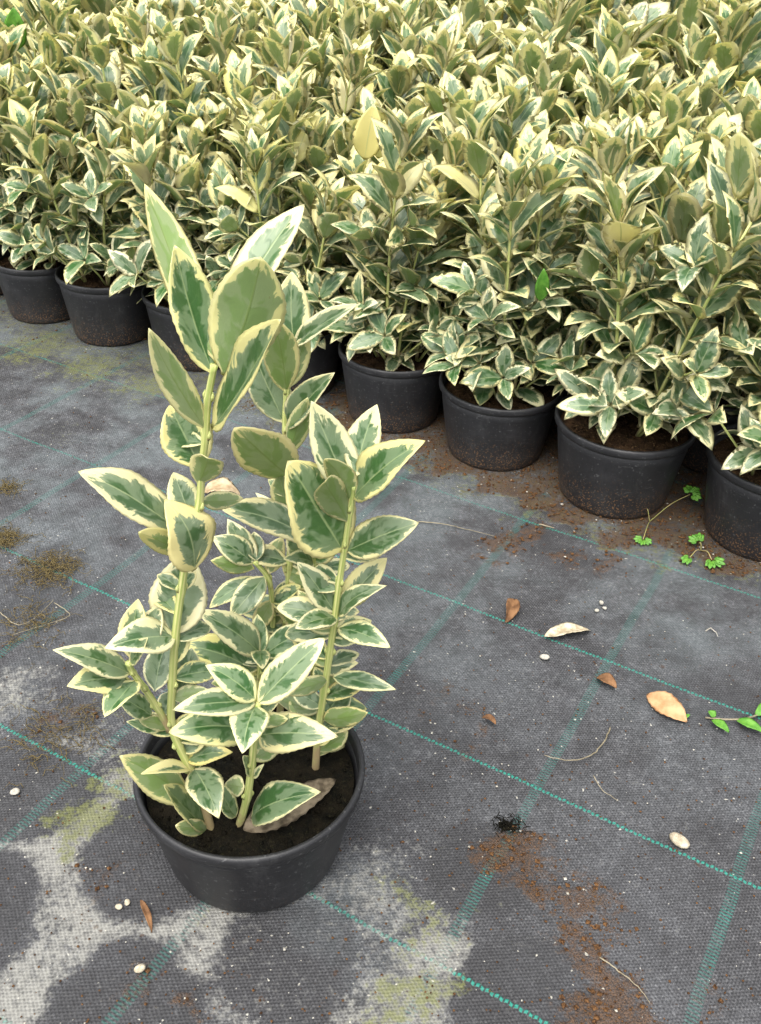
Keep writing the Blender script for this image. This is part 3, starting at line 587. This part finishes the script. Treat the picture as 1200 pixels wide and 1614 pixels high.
# ------------------------------------------------------------------ shrubs in the massed rows
def bg_shrub(seed, name='potted_shrub', loc=(0, 0, 0), R=POT_R, H=POT_H, hmin=.17, hmax=.33, nst=None, ls=1.0):
    rr = random.Random(seed); root = link(name, None, None, loc)
    sz = H - rr.uniform(.014, .024)
    make_pot(root, R, H, sz, M_SOIL, rr, 48)
    nst = nst or rr.choice((5, 6, 6, 7)); vig = rr.uniform(.82, 1.12)
    for k in range(nst):
        a0 = 2 * math.pi * (k + rr.uniform(-.25, .25)) / nst; r0 = R * rr.uniform(.15, .55)
        lean = rr.uniform(.06, .26) if k else .04
        hgt = vig * rr.uniform(hmin, hmax) * (1.08 if k == 0 else 1)
        d = Vector((math.cos(a0), math.sin(a0), 0)); foot = d * r0 + Vector((0, 0, sz - .004)); crv = rr.uniform(-.12, .12)
        sd_ = d.cross(Vector((0, 0, 1)))
        def pt(s): return foot + Vector((0, 0, 1)) * (hgt * s) + d * (lean * hgt * (max(0, s) ** .8)) + sd_ * (crv * hgt * s * s)
        P = [pt(i / 12) for i in range(13)]
        sm = MB(); tube(sm, P, [.0030 - .0014 * i / 12 for i in range(13)], 6); fol = MB()
        nn = int(hgt / (.0240 * ls)); az = rr.uniform(0, 3.14)
        def rosette(c, ax, n, Lr, spread, yel, T, low):
            q = rr.uniform(0, 6.28)
            b1 = ax.orthogonal().normalized(); b2 = ax.cross(b1)
            for m in range(n):
                w = q + m * 2 * math.pi / n + rr.uniform(-.2, .2); sprd = spread * rr.uniform(.75, 1.25)
                o = b1 * math.cos(w) + b2 * math.sin(w); di = (ax * math.cos(sprd) + o * math.sin(sprd)).normalized()
                L = Lr * ls * rr.uniform(.75, 1.2)
                nr = ax * math.sin(sprd) - o * math.cos(sprd) + Vector((rr.uniform(-.25, .25), rr.uniform(-.25, .25), rr.uniform(-.1, .3)))
                leaf_geo(fol, c, c + di * L, nr, L * rr.uniform(.40, .54), 9, 4, rr.uniform(.02, .10), rr.uniform(.2, .4), rr.random(), (T + .08) * rr.uniform(.75, 1.4), min(1, max(0, yel + rr.uniform(-.3, .3))), .85, rr.uniform(.8, 1.0), .0004, rr.uniform(-.4, .4), .02, rr.uniform(0, .14), rr)
        for _ in range(2):                                             # low shoots leaning out over the rim
            w = a0 + rr.uniform(-.7, .7); o = Vector((math.cos(w), math.sin(w), 0)); Ls = rr.uniform(.06, .10); q = rr.uniform(.45, .8)
            e1 = foot + (o * q + Vector((0, 0, .85))) * Ls; tube(sm, [foot, foot + (o * q * .4 + Vector((0, 0, .4))) * Ls, e1], [.0020, .0017, .0013], 5)
            dd = (o * .7 + Vector((0, 0, .6))).normalized()
            rosette(e1, dd, 4, .052, 1.05, .2, .2, 1)
        for i in range(nn):
            s = (i + .7) / nn; c = pt(s); ax = (pt(min(1, s + .05)) - pt(s - .05)).normalized()
            b1 = ax.orthogonal().normalized(); b2 = ax.cross(b1); az += math.pi / 2 + rr.uniform(-.25, .25)
            for m in (0, math.pi):
                if rr.random() < .06: continue
                w = az + m; o = b1 * math.cos(w) + b2 * math.sin(w)
                sprd = math.radians(92 - 58 * s ** 1.0 + rr.uniform(-10, 10)); di = (ax * math.cos(sprd) + o * math.sin(sprd)).normalized()
                L = (.046 + .032 * min(1, s * 1.6)) * rr.uniform(.78, 1.18) * ls
                nr = ax * math.sin(sprd) - o * math.cos(sprd) + Vector((rr.uniform(-.2, .2), rr.uniform(-.2, .2), rr.uniform(-.1, .25)))
                leaf_geo(fol, c, c + di * L, nr, L * rr.uniform(.40, .54), 9, 4, rr.uniform(.02, .12), rr.uniform(.15, .4), rr.random(), (1.1 if rr.random() < .03 else rr.uniform(.20, .40) + .14 * s), min(1, max(0, .10 + .50 * s + rr.uniform(-.3, .35))), .85, rr.uniform(.8, 1.0), .0004, rr.uniform(-.5, .5), .02, rr.uniform(0, .16), rr)
            if i < nn * .6 and rr.random() < .62:                      # short side shoot
                w = rr.uniform(0, 6.28); o = b1 * math.cos(w) + b2 * math.sin(w); di = (ax * .7 + o * .8).normalized(); Ls = rr.uniform(.03, .065)
                tube(sm, [c, c + di * Ls * .5, c + di * Ls + Vector((0, 0, .006))], [.0017, .0015, .0012], 5)
                rosette(c + di * Ls * .6, di, 2, .046, 1.2, .2, .24, 1); rosette(c + di * Ls, (di + Vector((0, 0, .5))).normalized(), 4, .052, .95, .25, .24, 1)
        rosette(pt(1), (pt(1) - pt(.9)).normalized(), 4, .062, .45, .6, .34, 0)
        so = sm.obj('stem', [M_STEM], root); fol.obj('foliage', M_LEAF, so)
    return root
def copy_tree(o, parent=None):
    c = o.copy(); COL.objects.link(c)
    if parent is not None: c.parent = parent
    for ch in CH.get(o, []): copy_tree(ch, c)
    return c

ORD = ['', 'first', 'second', 'third', 'fourth', 'fifth', 'sixth', 'seventh', 'eighth', 'ninth', 'tenth', 'eleventh', 'twelfth']
protos = [bg_shrub(100 + k, ls=1.10, hmax=.34) for k in range(9)] + [bg_shrub(200 + k, hmin=.22, hmax=.38, nst=5, ls=1.42) for k in range(6)]
CH = {}
for o in COL.objects:
    if o.parent is not None: CH.setdefault(o.parent, []).append(o)
used = set(); PLACED = []
def place(k, x, y, rz, s, label, group):
    o = protos[k] if k not in used else copy_tree(protos[k]); used.add(k)
    o.location = (x, y, 0); o.rotation_euler = (0, 0, rz); o.scale = (s, s, s * prng.uniform(.97, 1.05))
    tag(o, label, 'potted plant', group); return o
prng = random.Random(5)
FL = [None, 'leftmost fully visible pot of the front row, leaves down to its rim', 'front row potted shrub with a bare brown stem at its left, second pot from left',
      'front row potted shrub half hidden behind the tall leaves of the lone plant', 'front row potted shrub right behind the lone plant, pot mostly hidden by its leaves',
      'front row potted shrub with open soil and thin stems, just right of the lone plant', 'front row potted shrub with bright leaves hanging over its rim, third pot from the right',
      'front row potted shrub with the bushiest yellow top, behind the parsley weed', 'potted shrub at the right edge of the front row, pot cut by the picture edge', None]
for i, (x, y, s) in enumerate(FRONT):
    if i in (0, 9): continue
    PLACED.append(place([0, 1, 2, 3, 4, 5, 6, 7, 8, 0][i], x, y, prng.uniform(0, 6.28), s, FL[i], 'potted shrubs in the massed rows'))
du = Vector((FRONT[7][0] - FRONT[1][0], FRONT[7][1] - FRONT[1][1], 0)).normalized(); dn = Vector((-du.y, du.x, 0))
rowp = 0.182; pit = 0.190; count = 0
origin = Vector((FRONT[6][0], FRONT[6][1], 0))
for j in range(0, 22):
    row = []
    for i in range(-16, 17):
        if j == 0 and -6 < i < 3: continue
        p = origin + du * (pit * (i + (.5 if j % 2 else 0))) + dn * (rowp * j) + Vector((prng.uniform(-.012, .012), prng.uniform(-.012, .012), 0))
        if p.y < .5: continue
        x0, y0 = to_px(p + Vector((0, 0, .12))); x1, y1 = to_px(p + Vector((0, 0, .40)))
        mg = 70 if j < 4 else 150
        if x0 < -mg or x0 > 1200 + mg or y0 < -60 or y1 > 1600: continue
        if p.y > 4.4: continue
        row.append(p)
    for q, p in enumerate(row):
        if j in (1, 2, 3): lab = f'cream edged shrub in the {ORD[j + 1]} row of pots, {ORD[q + 1] if q + 1 <= 12 else "last"} from the left'
        elif j == 0: lab = 'potted shrub at the very edge of the front row, almost out of the picture ' + ('left' if p.x < 0 else 'right')
        else: lab = 'cream edged shrub deep in the massed rows, merging with its neighbours'
        PLACED.append(place(prng.randrange(9) if j < 4 else prng.randrange(9, 15), p.x, p.y, prng.uniform(0, 6.28), prng.uniform(.94, 1.08), lab, 'potted shrubs in the massed rows')); count += 1
print('background shrubs', count)
def odd_leaf(px, tip, zt, w, T, yel, label, plantlab=None, dy_=.07):
    """a leaf of an unusual colour on the shrub whose top stands nearest to it"""
    def far(o): a, b = to_px(Vector(o.location) + Vector((0, 0, zt))); return math.hypot(a - px[0], b - px[1])
    o = min(PLACED, key=far); y = o.location.y - dy_; B, Tq = at_y(*px, y), at_y(*tip, y - .01); c = Vector(o.location)
    mb = MB(); rr = random.Random(3); L = (Tq - B).length
    leaf_geo(mb, B, Tq, (CAMP - B).normalized() * .7 + Vector((.1, 0, .75)), L * w, 16, 8, .03, .25, .37, T, yel, .85, .9, .0005, .1, .02, .05, rr)
    me = mb.mesh('leaf', M_LEAF if yel else [M_WEED, M_WEED]); ob = link('leaf', me, o); ob.matrix_parent_inverse = (Matrix.Translation(o.location) @ o.rotation_euler.to_matrix().to_4x4() @ Matrix.Diagonal((*o.scale, 1))).inverted()
    ob['label'] = label
    if plantlab: o['label'] = plantlab
odd_leaf((26, 80), (22, 12), .42, .55, -.4, 0, 'bright plain green leaf', 'far left shrub with one bright plain green leaf at its top', .20)
odd_leaf((575, 252), (590, 165), .36, .55, 1.6, .95, 'wholly yellow leaf', 'shrub in the rows with wholly yellow top leaves, above centre', .10)
odd_leaf((596, 250), (606, 190), .36, .5, 1.6, .95, 'wholly yellow leaf')
odd_leaf((852, 475), (858, 424), .22, .4, -.4, 0, 'bright plain green leaf')

# ------------------------------------------------------------------ litter on the fabric
lr = random.Random(21)
def scatter_soil():
    mb = MB(); rr = random.Random(3); g = np.random.default_rng(4)
    vis = (GX > -1.0) & (GX < .95) & (GY > .33) & (GY < 1.95)
    prob = np.where(vis, np.clip(SOILMASK - .30, 0, 1), 0).ravel(); prob = prob / prob.sum()
    for k in g.choice(prob.size, 15000, p=prob):
        crumb(mb, (GX.ravel()[k] + rr.uniform(-.004, .004), GY.ravel()[k] + rr.uniform(-.004, .004), .0006), rr.choice((.0006, .0008, .0009, .0011, .0014, .0018, .0028)), rr)
    for _ in range(1300):
        p = at_z(rr.uniform(-20, 1220), rr.uniform(560, 1620)); crumb(mb, (p.x, p.y, .0005), rr.uniform(.0007, .0016), rr)
    tag(mb.obj('soil_crumbs', [M_CRUMB], None, False), 'loose reddish brown soil crumbs spilt along the pots and over the fabric', 'soil', kind='stuff')
    mb = MB()
    for k in g.choice(prob.size, 260, p=prob):
        crumb(mb, (GX.ravel()[k], GY.ravel()[k], .001), rr.uniform(.0008, .0019), rr)
    for _ in range(150):
        p = at_z(rr.uniform(-20, 1220), rr.uniform(560, 1620)); crumb(mb, (p.x, p.y, .0005), rr.uniform(.0006, .0014), rr)
    tag(mb.obj('perlite_grains', [M_PERL], None, False), 'tiny white perlite grains scattered over fabric and soil', 'perlite', kind='stuff')
scatter_soil()

def pebble(px, py, r, mat, label, sq=(1.3, .9, .7), ang=0.0, grp=None):
    p = at_z(px, py); bm_ = MB(); V = []; nlat, nlon = 8, 12; ph = [lr.uniform(0, 6.28) for _ in range(4)]
    for i in range(nlat + 1):
        th = math.pi * i / nlat
        for k in range(nlon):
            a = 2 * math.pi * k / nlon; q = 1 + .12 * math.sin(2 * a + ph[0] + th) + .10 * math.sin(3 * th + ph[1] + a)
            x, y, z = q * math.sin(th) * math.cos(a) * sq[0], q * math.sin(th) * math.sin(a) * sq[1], q * math.cos(th) * sq[2]
            V.append((r * (x * math.cos(ang) - y * math.sin(ang)), r * (x * math.sin(ang) + y * math.cos(ang)), r * (z + sq[2] * .9)))
    F = [(i * nlon + k, (i + 1) * nlon + k, (i + 1) * nlon + (k + 1) % nlon, i * nlon + (k + 1) % nlon) for i in range(nlat) for k in range(nlon)]
    bm_.add(V, F); o = bm_.obj('pebble', [mat]); o.location = p
    return tag(o, label, 'pebble', grp)
pebble(1069, 1329, .0072, M_STONE, 'biggest pale stone, lying beside a green thread at lower right', (1.35, .85, .7), -.7)
pebble(858, 1038, .0042, M_PERL, 'oval white pebble just below the pale dry leaf')
pebble(948, 952, .0032, M_PERL, 'upper white pebble of the close trio right of the pale dry leaf', (1, .9, .8))
pebble(941, 964, .0030, M_PERL, 'lower left white pebble of the close trio right of the pale dry leaf', (1.1, .8, .7))
pebble(953, 960, .0026, M_PERL, 'lower right white pebble of the close trio right of the pale dry leaf', (1, 1, .7))
pebble(24, 1250, .0040, M_PERL, 'round white pebble lying alone on dark fabric left of the pot', (1.1, .95, .6))
pebble(222, 1529, .0048, M_STONE, 'tan angular stone on the dark patch below the pot', (1.15, .7, .6), .6)
pebble(188, 1431, .0031, M_STONE, 'left one of two small grey stones near the pot base', (1, .9, .7))
pebble(201, 1424, .0028, M_STONE, 'right one of two small grey stones near the pot base', (1, .9, .7))
pebble(1034, 785, .0028, M_PERL, 'small white pebble between the last two front pots', (1, .9, .7)); pebble(886, 796, .0022, M_PERL, 'tiny white pebble on soil in front of the bushy pot', (1, .9, .7))

def ground_leaf(px0, px1, wpx, mat, label, name='fallen_leaf', z=.004, fold=.3, bend=.12, curl=.2, belly=.9, tw=.5, z0=None):
    b, t_ = at_z(*px0, z if z0 is None else z0), at_z(*px1, z); c = (b + t_) / 2; L = (t_ - b).length
    perm = math.hypot(to_px(c)[0] - to_px(c + Vector((.01, 0, 0)))[0], 0) / .01
    mb = MB(); leaf_geo(mb, b - c, t_ - c, (lr.uniform(-.25, .25), lr.uniform(-.25, .25), 1), wpx / perm * 1.25, 16, 8, bend, fold, lr.random(), .2, .5, .8, belly, .0008, tw, .05, curl, lr)
    o = mb.obj(name, [mat, mat]); o.location = c; return tag(o, label, 'leaf')
ground_leaf((858, 1003), (932, 991), 25, M_PALE, 'pale tan curled dry leaf on the fabric with a pointed tip', bend=.05, tw=.4, fold=.45, curl=.05)
ground_leaf((812, 944), (797, 980), 18, M_BROWN, 'brown crumpled dead leaf left of the pale dry leaf', fold=.9, bend=.06, tw=.9, curl=.05)
ol = ground_leaf((1083, 1138), (1019, 1090), 30, M_ORANGE, 'orange brown fallen leaf with a green stub, near the right edge', bend=.05, curl=.1)
ground_leaf((972, 1085), (941, 1063), 16, M_BROWN, 'small reddish brown leaf scrap on a green thread crossing', fold=.6)
ground_leaf((322, 772), (382, 776), 40, M_DRY, 'pinkish tan dry leaf lying behind the lone plant', bend=.12, fold=.3, belly=.7)
ground_leaf((782, 1142), (760, 1128), 10, M_BROWN, 'tiny curled brown leaf scrap among rusty soil marks', fold=.7)
ground_leaf((262, 553), (282, 562), 10, M_DRY, 'small pale leaf scrap in front of the left pots', fold=.4)
ground_leaf((222, 1418), (240, 1465), 9, M_BROWN, 'thin brown leaf sliver near the two small grey stones', fold=.4, bend=.05)
mb = MB(); a_, b_ = at_z(1076, 1134, .003), at_z(1085, 1128, .003); leaf_geo(mb, a_ - ol.location, b_ - ol.location + Vector((.002, 0, .002)), (0, .2, 1), .006, 8, 4, .1, .2); mb.obj('leaf_stub', [M_WEED, M_WEED], ol)
# dead leaf on the soil of the lone pot
b, t_ = at_z(384, 1308, HERO_SOIL + .006), at_z(530, 1228, HERO_SOIL + .012); c = (b + t_) / 2
mb = MB(); leaf_geo(mb, b - c, t_ - c, (.1, -.3, 1), 0.028, 20, 8, .03, .3, .3, .2, .5, .7, .8, .0008, .4, .06, .0, lr)
o = mb.obj('fallen_leaf', [M_GREY, M_GREY]); o.location = c; tag(o, 'tan dead leaf lying on dark soil inside the lone pot', 'leaf')

def strand(name, pxs, r, mat, label, cat, z=.0015, m=6, wob=.0006):
    P = smooth_path([at_z(x, y, z + (abs(math.sin(i * 1.7)) * .003)) for i, (x, y) in enumerate(pxs)], m); c = P[0].copy()
    P = [p - c + Vector((lr.uniform(-wob, wob), lr.uniform(-wob, wob), 0)) for p in P]
    mb = MB(); tube(mb, P, [r * (1 - .6 * i / len(P)) for i in range(len(P))], 5); o = mb.obj(name, [mat]); o.location = c; return tag(o, label, cat)
strand('dry_root', [(962, 1146), (952, 1170), (932, 1190), (905, 1198), (880, 1196), (858, 1190)], .0009, M_ROOT, 'pale curved dry root crossing a green thread right of centre', 'root')
strand('dry_root', [(660, 822), (700, 826), (735, 834), (780, 845)], .0008, M_ROOT, 'long straight pale root right of the lone plant top', 'root')
strand('dry_root', [(850, 826), (874, 832)], .0011, M_ROOT, 'short pale straw piece beside the spilt soil', 'root')
strand('dry_root', [(1112, 995), (1120, 990), (1128, 996), (1132, 1003)], .0008, M_PERL, 'short white curled thread near the right edge', 'root')
strand('dry_root', [(935, 1222), (950, 1245), (975, 1262)], .0006, M_ROOT, 'faint thin root below the curved pale root', 'root')
strand('dry_root', [(946, 1508), (975, 1530), (1005, 1555), (1025, 1580)], .0007, M_ROOT, 'thin root lying over the lowest rusty soil patch', 'root')
def hair_mat(px, py, rx, n, label, seed):
    rr = random.Random(seed); c = at_z(px, py); k = (at_z(px + rx, py) - c).length; mb = MB()
    for _ in range(n):
        q = c + Vector((rr.gauss(0, .45) * k, rr.gauss(0, .40) * k, .001)); a = rr.uniform(0, 6.28); P = [q - c]
        for s in range(7):
            a += rr.uniform(-.8, .8); P.append(P[-1] + Vector((math.cos(a), math.sin(a), 0)) * rr.uniform(.002, .0045)); P[-1].z = max(.0008, .001 + rr.uniform(0, .004))
        tube(mb, P, [rr.uniform(.00018, .00042)] * len(P), 4)
    o = mb.obj('root_mat', [M_MAT]); o.location = c; return tag(o, label, 'roots')
hair_mat(78, 898, 56, 230, 'bigger matted tangle of brown roots at the left', 1)
hair_mat(8, 850, 36, 150, 'brown root tangle cut by the left picture edge', 2)
hair_mat(10, 770, 22, 60, 'small dry moss tuft highest at the left edge', 4)
hair_mat(50, 985, 60, 90, 'loose thin pale rootlets below the big brown tangle', 3)['kind'] = 'stuff'
hair_mat(95, 1165, 90, 110, 'fine root hairs strewn over the fabric left of the lone pot', 6)['kind'] = 'stuff'
strand('dry_root', [(0, 965), (30, 985), (60, 970), (85, 945)], .0007, M_ROOT, 'wavy pale root below the brown tangle at left', 'root')
strand('dry_root', [(85, 950), (110, 970), (70, 985), (20, 1000)], .0006, M_ROOT, 'looping thin root left of the green thread crossing', 'root')
def torn_hole(px, py):
    c = at_z(px, py); mb = MB(); rr = random.Random(8); n = 20; V = [(0, 0, .0004)]
    for k in range(n):
        a = 2 * math.pi * k / n; r = .0085 * rr.uniform(.5, 1.2); V.append((r * math.cos(a) * 1.25, r * math.sin(a), .0009))
    mb.add(V, [(0, 1 + k, 1 + (k + 1) % n) for k in range(n)]); 
    for _ in range(46):
        a = rr.uniform(0, 6.28); r = rr.uniform(.002, .013); p = Vector((r * math.cos(a) * 1.4, r * math.sin(a), .0016)); q = rr.uniform(0, 6.28); l = rr.uniform(.004, .011)
        tube(mb, [p, p + Vector((math.cos(q), math.sin(q), 0)) * l * .5 + Vector((0, 0, .003)), p + Vector((math.cos(q + .4), math.sin(q + .4), 0)) * l], [.0004] * 3, 4)
    o = mb.obj('frayed_hole', [M_PEAT]); o.location = c; tag(o, 'frayed black hole torn in the fabric above the rusty soil', 'hole')
torn_hole(800, 1303)

# ------------------------------------------------------------------ weeds and the green sprig
def leaflet(mb, c, d, L, up=(0, 0, 1)):
    d = Vector(d).normalized(); s = d.cross(Vector(up)).normalized(); out = []
    for w, l in ((-.95, .62), (-.5, .95), (0, 1.1), (.5, .95), (.95, .62)):
        di = (d * math.cos(w) + s * math.sin(w)); leaf_geo(mb, c, c + di * L * l, Vector(up) + di * .2, L * .50, 6, 4, .06, .2, .5, .1, .2, .6, .75, .0003, 0, 0, .05, lr)
def weed(px, label, heads, stem_r=.0006):
    c = at_z(*px); root = thing('weed', c, label, 'weed')
    for (hx, hy, hz, L, n) in heads:
        top = at_z(hx, hy, hz) - c
        mb = MB(); tube(mb, smooth_path([(0, 0, 0), top * .5 + Vector((0, 0, .006)), top], 5), [stem_r] * 11, 5); st = mb.obj('stem', [M_WSTEM], root)
        mb = MB(); d = Vector((top.x, top.y, .3 * top.length)); d = d.normalized() if d.length > 1e-4 else Vector((0, 1, 0))
        sd_ = d.cross(Vector((0, 0, 1))).normalized()
        v = (CAMP - (c + top)).normalized(); upn = (v + Vector((0, 0, .6))).normalized()
        for k in range(n):
            w = (k - (n - 1) / 2) * 1.15; di = d * math.cos(w) + sd_ * math.sin(w)
            di = di - upn * di.dot(upn) * .6
            leaflet(mb, top + di * L * .25, di, L * .8, upn)
        mb.obj('foliage', [M_WEED, M_WEED], st)
    return root
weed((1024, 822), 'bright green parsley like weed in front of the bushy pot, one long side stalk', [(1016, 796, .020, .020, 3), (1088, 779, .028, .0155, 3), (1014, 850, .004, .012, 3)])
weed((1105, 868), 'low green weed with three lobed leaves before the last pot', [(1102, 856, .008, .015, 2), (1088, 878, .006, .016, 1), (1122, 882, .006, .017, 2)])
sp_ = thing('leafy_sprig', at_z(1118, 1133), 'green leafy sprig lying on the fabric at the right edge', 'sprig')
c = Vector(sp_.location); mb = MB(); P = smooth_path([at_z(1112, 1131, .003) - c, at_z(1150, 1134, .006) - c, at_z(1185, 1130, .005) - c, at_z(1240, 1108, .006) - c], 6)
tube(mb, P, [.0010] * len(P), 6); st = mb.obj('stem', [M_ROOT], sp_)
for b, t_, w in (((1128, 1130), (1117, 1120), .010), ((1122, 1134), (1150, 1153), .012), ((1160, 1134), (1204, 1152), .013), ((1190, 1128), (1225, 1105), .013)):
    mb = MB(); B, Tq = at_z(*b, .005) - c, at_z(*t_, .008) - c; leaf_geo(mb, B, Tq, (.2, -.3, 1), w, 10, 6, .08, .3, lr.random(), .1, .2, .8, .85, .0004, 0, .03, .1, lr); mb.obj('leaf', [M_WEED, M_WEED], st)
